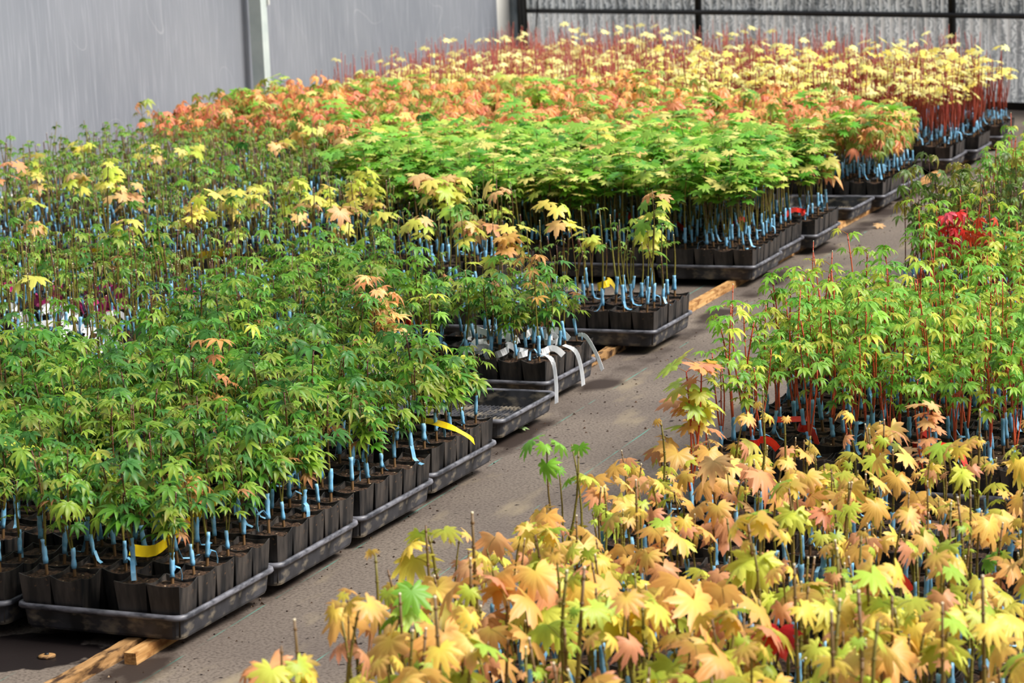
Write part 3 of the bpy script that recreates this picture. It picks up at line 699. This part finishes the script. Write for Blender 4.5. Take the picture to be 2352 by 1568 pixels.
pots = []
n_tray = 0
def seen(x, y, z0=.05, z1=.6, mg=90):
    pts = [project((x, y, z)) for z in (z0, .3, z1)]
    return any(-mg < u < W+mg and -mg < v < H+mg for u, v, zz in pts)
def near_words(bench, r): return ('first row' if r == 0 else ORD[r]+' row')
for (xc, y, rot, kind, r, c, bench) in trays:
    cx, cy = xc, y+TS/2
    ok = any(seen(cx+a*hs, cy+b*hs, .04, .5, 60) for a in (-1, 0, 1) for b in (-1, 0, 1))
    if not ok: continue
    where = (f"{ORD[r]} tray row, " + ('beside the aisle' if c == 0 else f"{ORD[c]} tray in from aisle tray")) if bench == 'L' else (f"bench across aisle, {ORD[r]} row, " + ('at its edge' if c == 0 else f"{ORD[c]} in from edge"))
    t = bpy.data.objects.new('nursery_tray', None); C.objects.link(t); t.location = (cx, cy, TZ); t.rotation_euler = (0, 0, rot); t.empty_display_size = .1
    link('tray_body', T_BODY, t); link('tray_rim', T_RIM, t)
    if kind is None:
        link('tray_grid', T_GRID, t)
        tag(t, 'empty black tray with slotted floor beside the aisle, ' + ('near the white tags' if r == 4 else 'farther back by orange saplings'), 'plant tray', 'black nursery trays'); continue
    tag(t, f"black tray of {LABELKIND[kind].replace(' maple', '')} maples, {where}", 'plant tray', 'black nursery trays')
    ca, sa = math.cos(rot), math.sin(rot)
    for i in range(5):
        for j in range(5):
            lx, ly = (2-i)*PW*1.005+rng.uniform(-.001, .001), (j-2)*PW*1.005+rng.uniform(-.001, .001)
            if bench == 'R': lx = -lx
            X, Y = cx+lx*ca-ly*sa, cy+lx*sa+ly*ca
            if not seen(X, Y): continue
            k = kind
            if rng.random() < {'golden': .16, 'green': .10, 'redstem': .12, 'bare': .12}.get(kind, .03): continue
            if kind == 'orange' and rng.random() < .12: k = 'broad'
            if kind == 'bare' and rng.random() < (.12 if (3.3 < y < 4.9 and c < 5) else .02): k = 'yellow'
            pots.append(dict(x=X, y=Y, rot=rot, k=k, r=r, c=c, i=i, j=j, b=bench, where=where, z=project((X, Y, .2))[2]))

# assign the plants that stand out
for (sx, sy, k, pl, boost, tall, lf) in SPECIAL:
    best = min((p for p in pots if 'sp' not in p), key=lambda p: (p['x']-sx)**2+(p['y']-sy)**2)
    best['k'] = k; best['sp'] = (pl, boost, tall, lf)

BASE_Z = TZ+.0065
LIMIT = 300
by = {}
for p in pots: by.setdefault(p['k'], []).append(p)
print('pots', {k: len(v) for k, v in by.items()})
stuff = {}
one = random.Random(21)
sid = 0; spl = {}
for k, lst in by.items():
    lst.sort(key=lambda p: ('sp' not in p, p['z']))
    for n, p in enumerate(lst):
        if n >= LIMIT: stuff.setdefault(k, []).append(p); continue
        root = bpy.data.objects.new(OBJNAME[k], None); C.objects.link(root); root.empty_display_size = .05
        root.location = (p['x'], p['y'], BASE_Z); root.rotation_euler = (one.uniform(-.015, .015), one.uniform(-.015, .015), p['rot'])
        q = one.randrange(4)*PI/2
        po = link('pot', POTS[one.randrange(5)], root, rot=(0, 0, q)); link('soil', SOILS[one.randrange(5)], po, rot=(0, 0, one.randrange(4)*PI/2))
        if 'sp' in p:
            pl, boost, tall, lf = p['sp']; sid += 1
            st, fo, tp, tl = meshes_of(k+'_special', sapling(k, random.Random(4000+sid), 0, PAL[pl], boost, tall, lf)); sc = 1
        else:
            st, fo, tp, tl = VAR[k][one.randrange(NV)]; sc = one.uniform(.85, 1.12)*(1.28 if p['b'] == 'R' and p['r'] < 2 else 1)
        rz = one.uniform(0, 2*PI); lc = (one.uniform(-.008, .008), one.uniform(-.008, .008), SOIL)
        link('stem', st, root, lc, (0, 0, rz), sc); tpo = link('graft_tape', tp, root, lc, (0, 0, rz), sc)
        if tl: link('tape_tail', tl, tpo)
        if fo: link('foliage', fo, root, lc, (0, 0, rz), sc)
        lk = LABELKIND[k]
        if 'sp' in p: spl[p['sp'][0]] = spl.get(p['sp'][0], 0)+1; lk = 'large-leaved ' + {'peach': 'peach-leaved maple', 'yellow': 'yellow-leaved maple', 'tan': 'tan-orange maple', 'red': 'red-leaved maple', 'lime': 'lime-green maple', 'green': 'tall green maple', 'golden': 'golden maple', 'orange': 'orange maple', 'broad': 'tall bright green maple'}[p['sp'][0]]
        if p['c'] == 0 and p['b'] == 'L' and p['r'] < 9 and (p['i'] == 0 or p['j'] == 0):
            pos = 'corner pot' if p['i'] == 0 and p['j'] == 0 else (f"aisle-side pot {ORD[p['j']]} back" if p['i'] == 0 else f"front pot {ORD[p['i']]} from aisle")
            lab = f"{lk} sapling, {pos}, {ORD[p['r']]} aisle-side tray row"
        else:
            lab = f"{lk} sapling, {p['where']}"
        tag(root, lab, 'sapling', f"{LABELKIND[k]} saplings, {p['where']}")

# the far remainder of each kind, one object each
def merge(name, lst, label):
    VV = []; CC = []; LT = []; LI = []; MI = []; off = 0
    pb = MB(); h = PW/2-.001
    pb.add([(-h*.7, -h*.7, 0), (h*.7, -h*.7, 0), (h*.7, h*.7, 0), (-h*.7, h*.7, 0), (-h, -h, PH), (h, -h, PH), (h, h, PH), (-h, h, PH)], [(0, 1, 5, 4), (1, 2, 6, 5), (2, 3, 7, 6), (3, 0, 4, 7)])
    g = h-.002; pb.add([(-g, -g, SOIL), (g, -g, SOIL), (g, g, SOIL), (-g, g, SOIL)], [(0, 1, 2, 3)], mi=1)
    cache = {}
    def arr(b):
        if id(b) not in cache: cache[id(b)] = (np.array(b.v, 'f').reshape(-1, 3), np.array(b.c, 'f').reshape(-1, 4), np.array([len(f) for f in b.f], 'i'), np.array([i for f in b.f for i in f], 'i'), np.array(b.m, 'i'))
        return cache[id(b)]
    for p in lst:
        st, fo, tp, tl = LOW[p['k']][one.randrange(10)]; rz = one.uniform(0, 2*PI); sc = one.uniform(.85, 1.12)
        for b, mo, isp in ((pb, 0, True), (st, 2, False), (tp, 4, False), (tl, 4, False), (fo, 3, False)):
            if not b.v: continue
            v, c, lt, li, mi = arr(b)
            a = p['rot'] if isp else rz; s = 1 if isp else sc
            ca, sa = math.cos(a), math.sin(a)
            o = np.empty_like(v); o[:, 0] = (v[:, 0]*ca-v[:, 1]*sa)*s+p['x']; o[:, 1] = (v[:, 0]*sa+v[:, 1]*ca)*s+p['y']; o[:, 2] = v[:, 2]*s+BASE_Z+(0 if isp else SOIL)
            VV.append(o); cc = c.copy(); cc[:, :3] *= one.uniform(.86, 1.14); CC.append(cc); LT.append(lt); LI.append(li+off); MI.append(mi+mo if isp else np.full(len(lt), mo)); off += len(v)
    V = np.concatenate(VV); LTa = np.concatenate(LT); LIa = np.concatenate(LI); MIa = np.concatenate(MI)
    me = bpy.data.meshes.new(name); me.vertices.add(len(V)); me.vertices.foreach_set('co', V.ravel())
    me.loops.add(len(LIa)); me.loops.foreach_set('vertex_index', LIa.astype('i'))
    me.polygons.add(len(LTa)); me.polygons.foreach_set('loop_start', np.concatenate([[0], np.cumsum(LTa)[:-1]]).astype('i'))
    for mt in (M['pot'], M['soil'], M['bark'], M['leaf'], M['tape']): me.materials.append(mt)
    me.polygons.foreach_set('material_index', MIa.astype('i'))
    at = me.color_attributes.new('Col', 'FLOAT_COLOR', 'POINT'); at.data.foreach_set('color', np.concatenate(CC).ravel())
    me.update(calc_edges=True); me.validate()
    o = link(name, me); tag(o, label, 'saplings', kind='stuff'); return o
for k, lst in stuff.items():
    merge(OBJNAME[k]+'s', lst, f"mass of further {LABELKIND[k]} saplings in black pots, behind the nearer ones")

# ------------------------------------------------------------------ timber battens under the trays
def batten(name, x0, y0, x1, y1, w, h, mt, label, seed=0, rough=.002, z=0.):
    rg = random.Random(seed); b = MB(); L = math.hypot(x1-x0, y1-y0); n = max(2, int(L/.05)); vs = []; fs = []
    for i in range(n+1):
        y = L*i/n
        for (ax, az) in ((-1, 0), (1, 0), (1, 1), (-1, 1)):
            vs.append((ax*w/2+rg.uniform(-rough, rough), y, az*h+(rg.uniform(-rough, 0) if az else 0)))
        if i:
            a = 4*(i-1); c = 4*i
            for q in range(4): fs.append((a+q, a+(q+1) % 4, c+(q+1) % 4, c+q))
    fs += [(3, 2, 1, 0), tuple(4*n+q for q in range(4))]
    b.add(vs, fs)
    o = link(name, b.mesh(name, [mt]), loc=(x0, y0, z), rot=(0, 0, math.atan2(y1-y0, x1-x0)-PI/2)); tag(o, label, 'timber', 'timber battens under the trays'); return o
batten('timber_batten', -.125, -.52, -.135, 1.9, .032, .0285, M['wood_old'], 'rough weathered batten running out from under the nearest tray', 1, .0042)
batten('timber_batten', -.075, -.085, -.09, .42, .030, .0265, M['wood_new'], 'short fresh sawn stick with square end under the nearest tray corner', 2, .0006)
batten('timber_batten', -.285, 1.98, -.325, 3.86, .032, .0285, M['wood_old'], 'worn rounded batten showing in the gap behind the white tags', 3, .003)
batten('timber_batten', -.325, 3.9, -.37, 6.1, .034, .0285, M['wood_new'], 'clean pale batten bridging the wide gap between trays', 4, .001)
batten('timber_batten', -.375, 6.15, -.40, 8.05, .034, .0285, M['wood_new'], 'pale batten beside the second empty tray', 5, .0015)
batten('timber_batten', -.385, 8.1, -.42, 10.3, .034, .0285, M['wood_new'], 'far pale batten under the red-stemmed saplings', 6, .0015)

# ------------------------------------------------------------------ plant tags
SOILZ = BASE_Z+SOIL
def stem_at(x, y):
    p = min(pots, key=lambda p: (p['x']-x)**2+(p['y']-y)**2); return p['x'], p['y']
def loop_tag(x, y, col, label, seed, z=SOILZ+.012, big=1., group=None):
    """a strip label looped round a stem, its free end standing off"""
    px, py = stem_at(x, y); x, y = (x, y) if math.hypot(px-x, py-y) < .05 else (px, py)
    rg = random.Random(seed); a = rg.uniform(0, 2*PI); b = MB(); r = .016*big*rg.uniform(.8, 1.2); pts = []
    for k in range(9):
        th = 2*PI*k/9*.9; pts.append((r*math.cos(th)-r, r*math.sin(th), .002*k*big))
    L = rg.uniform(.025, .05)*big; last = pts[-1]
    for k in range(1, 5): pts.append((last[0]+L*k/4*.5, last[1]-L*k/4, last[2]+.004*k-.0022*k*k*big))
    tl = rg.uniform(-.35, .35)
    b.ribbon(pts, (math.sin(tl), 0, math.cos(tl)), .017*big, .0006)
    o = link('plant_tag', b.mesh('plant_tag', [M[col]]), loc=(x, y, z), rot=(rg.uniform(-.3, .3), rg.uniform(-.3, .3), a)); tag(o, label, 'plant tag', group); return o
def strip_tag(pts, col, label, wdir, width, group=None):
    b = MB(); p0 = np.array(pts[0], float); P = [np.array(p, float) for p in pts]; Q = []
    n = len(P)
    for i in range(n-1):                                          # smooth the path
        a, bb, c, d = P[max(i-1, 0)], P[i], P[i+1], P[min(i+2, n-1)]
        for t in np.linspace(0, 1, 5)[:-1]:
            Q.append(.5*((2*bb)+(-a+c)*t+(2*a-5*bb+4*c-d)*t*t+(-a+3*bb-3*c+d)*t**3))
    Q.append(P[-1])
    b.ribbon([q-p0 for q in Q], wdir, width, .0007)
    o = link('plant_tag', b.mesh('plant_tag', [M[col]]), loc=p0); tag(o, label, 'plant tag', group); return o

strip_tag([(-.20, .14, .19), (-.17, .20, .175), (-.20, .36, .18), (-.235, .55, .185), (-.24, .66, .20)], 'yellow_tag', 'long yellow strip tag looped through the stems of the nearest tray', (0, .1, 1), .026)
strip_tag([(*AT(q, z), z) for q, z in (((945, 960), .19), ((1000, 970), .20), ((1042, 984), .20), ((1074, 1001), .178), ((1089, 1014), .155))], 'yellow_tag', 'yellow strip tag hanging over the pot edge of the fourth aisle tray', (-.3, .85, .3), .02)
for q, lab in (((180, 572), 'yellow tag lying slanted among bare stems, with faint writing, above the pink tags'), ((100, 532), 'yellow tag beside blue tape close to the film wall'), ((430, 583), 'yellow tag lying flat in the bare-stem trays, to one side of the green leaves'), ((640, 606), 'dull yellow tag at the front of the bare-stem trays')):
    x, y = stem_at(*AT(q, .2)); strip_tag([(x-.09, y-.02, .164), (x-.03, y, .170), (x+.04, y+.01, .180), (x+.08, y+.02, .188)], 'yellow_tag', lab, (.1, -.3, 1), .034)
for i, q in enumerate(((65, 870), (1380, 655))):
    x, y = AT(q, .19); loop_tag(x, y, 'yellow_tag', ('small yellow tag deep among green leaves near the white tags', 'round yellow tag at the corner of the sparse seventh aisle tray')[i], 40+i, .18, 1.5)
for i, q in enumerate(((2120, 668), (2145, 655), (2165, 672), (2190, 660), (2215, 685), (2235, 700), (2180, 690), (2330, 690), (2310, 715), (2150, 690))):
    x, y = AT(q, .2); loop_tag(x, y, 'yellow_tag', 'yellow loop tag among the lime maples in front of the dark-stemmed saplings', 60+i, .185, 1.7, 'yellow tags on the bench across the aisle')
rg = random.Random(3)
for i in range(30):
    x, y = AT((rg.uniform(-10, 250), rg.uniform(705, 800)), .2); loop_tag(x, y, 'white_tag', 'white loop tag round a thin stem, below the pink tags', 100+i, .165+rg.uniform(0, .03), rg.uniform(1.0, 1.5), 'white tags below the pink tags')
for i in range(24):
    u = rg.uniform(20, 300); x, y = AT((u, 715-rg.uniform(0, 60)-.02*u), .2); loop_tag(x, y, 'pink_tag', 'pink loop tag round a thin stem, above the white tags', 200+i, .165+rg.uniform(0, .03), rg.uniform(1.0, 1.5), 'pink tags among the green saplings')
for i, q in enumerate(((395, 680), (410, 690))):
    x, y = AT(q, .2); loop_tag(x, y, 'pink_tag', 'pink loop tag standing apart from the pink cluster, among green leaves', 250+i, .18, 1.6, 'two stray pink tags')
for i in range(15):
    x, y = AT((rg.uniform(1080, 1340), rg.uniform(735, 800)), .19); loop_tag(x, y, 'white_tag', 'white loop tag round a stem in the sixth aisle-side tray', 300+i, .152+rg.uniform(0, .012), rg.uniform(1.0, 1.35), 'white tags of the sixth aisle tray')
for i in range(9):
    x, y = AT((rg.uniform(960, 1030), rg.uniform(800, 860)), .2); loop_tag(x, y, 'white_tag', 'white loop tag half hidden by green leaves behind the empty tray', 340+i, .16+rg.uniform(0, .03), rg.uniform(.9, 1.15), 'white tags behind the first empty tray')
def hang(q0, q1, q2, z0, z1, z2, lab):
    P = [(*AT(q0, z0), z0), (*AT(q1, z1), z1), (*AT(((q1[0]+q2[0])/2+4, (q1[1]+q2[1])/2), (z1+z2)/2), (z1+z2)/2), (*AT(q2, z2), z2)]
    strip_tag(P, 'white_tag', lab, (.85, -.5, 0), .0135)
hang((1243, 812), (1268, 826), (1278, 926), .175, .172, .062, 'long white strip tag hanging down in front of the empty tray edge')
hang((1295, 792), (1322, 806), (1340, 885), .18, .172, .088, 'thin twisted white strip tag hanging beside the sixth aisle tray, its middle one')
hang((1328, 768), (1346, 773), (1384, 850), .19, .188, .10, 'broad white strip tag slanting out over the aisle, farthest of the three')
for i, (q, lab) in enumerate((((1765, 1012), 'orange-red tag at the aisle edge of the lime maples'), ((1320, 1370), 'red tag under golden leaves by the aisle'), ((1400, 1385), 'red tag in golden trays, beside blue tape'), ((2020, 1300), 'red tag in the middle of the golden trays'),
     ((1885, 1465), 'red upright tag below the red-leaved golden sapling'), ((1870, 970), 'orange tag amid lime maple stems'), ((420, 508), 'orange tag in the bare-stem trays near the film wall'), ((1435, 490), 'red tag under the bright green canopy'), ((1840, 478), 'orange tag at the aisle edge under the bright green canopy'),
     ((930, 740), 'orange tag hidden in green leaves in front of the white tags'), ((600, 735), 'orange tag deep in the green trays'), ((1540, 505), 'red tag between blue-taped stems of the ninth row'), ((1690, 500), 'small orange tag under bright green leaves'), ((1160, 1430), 'red tag among the nearest golden saplings'), ((2100, 1000), 'red-orange tag far in among lime maples'))):
    x, y = AT(q, .2); loop_tag(x, y, 'red_tag', lab, 400+i, .175, 1.15)
x, y = AT((2160, 1045), .2); strip_tag([(x-.06, y, .16), (x-.045, y, .20), (x, y, .225), (x+.05, y, .205), (x+.07, y-.01, .16)], 'red_tag', 'red strip tag bent into an arch behind the golden saplings', (0, 1, .3), .03)
x, y = AT((1800, 965), .2); strip_tag([(x-.04, y, .20), (x, y+.01, .20), (x+.06, y+.02, .203)], 'red_tag', 'flat orange-red strip tag on the lime maple tray', (0, 1, .6), .022)

# ------------------------------------------------------------------ small things on the floor
def fallen(q, size, kind, pal, lab, seed, az):
    rg = random.Random(seed); b = MB(); lf = palmate(size, 5, rg, 1.6, .2) if kind == 'p' else broad(size, 7, rg, .25)
    c0, c1 = pal; place_leaf(b, lf, (0, 0, .012), az, .1, .2, c0, c1)
    x, y = AT(q, 0); o = link('fallen_leaf', b.mesh('fallen_leaf', [M['leaf']], True, True), loc=(x, y, .004)); tag(o, lab, 'leaf')
fallen((1196, 992), .030, 'b', (lin(150, 186, 120), lin(164, 190, 130)), 'pale green fallen leaf on the aisle by the first empty tray', 1, 1.)
fallen((1205, 984), .02, 'b', (lin(150, 186, 120), lin(164, 190, 130)), 'small curled green leaf scrap on the aisle beside the pale fallen leaf', 4, 2.)
fallen((2015, 524), .045, 'b', (lin(232, 190, 130), lin(226, 180, 120)), 'tan fallen leaf on the aisle near the dark stems', 2, .3)
fallen((1815, 580), .04, 'p', (lin(120, 160, 40), lin(140, 170, 50)), 'bright green fallen leaf by the ninth aisle tray', 3, 2.)
b = MB(); b.tube([(0, 0, 0), (0, 0, .004), (0, 0, .006)], [.019, .019, .012], 20)
pin = link('ground_pin', b.mesh('ground_pin', [M['wood_old']], True), loc=(*AT((108, 1509), 0), .0005)); tag(pin, 'round washer-like ground pin in the wet patch before the nearest tray', 'ground pin')
b = MB(); b.tube([(0, 0, .005), (0, 0, .009)], .005, 10); link('pin_head', b.mesh('pin_head', [M['black_metal']], True), pin)
b = MB(); rg = random.Random(11)
for i in range(950):
    y = rg.uniform(-.6, 11); x = edge_x(y)+rg.choice((rg.gauss(0, .07), rg.uniform(-.05, .85), rg.uniform(-.05, .85))); s = rg.uniform(.0012, .005)*(1.6 if rg.random() < .08 else 1)
    vs = [(x+s*math.cos(k*2.1+i)*rg.uniform(.6, 1.5), y+s*math.sin(k*2.1+i)*rg.uniform(.6, 1.5), .0002) for k in range(3)]+[(x, y, s*.9)]
    b.add(vs, [(0, 1, 3), (1, 2, 3), (2, 0, 3), (2, 1, 0)])
o = link('soil_crumbs', b.mesh('soil_crumbs', [M['soil']])); tag(o, 'dark soil crumbs and bark scraps strewn over the aisle', 'soil crumbs', kind='stuff')

print('objects', len(bpy.data.objects))
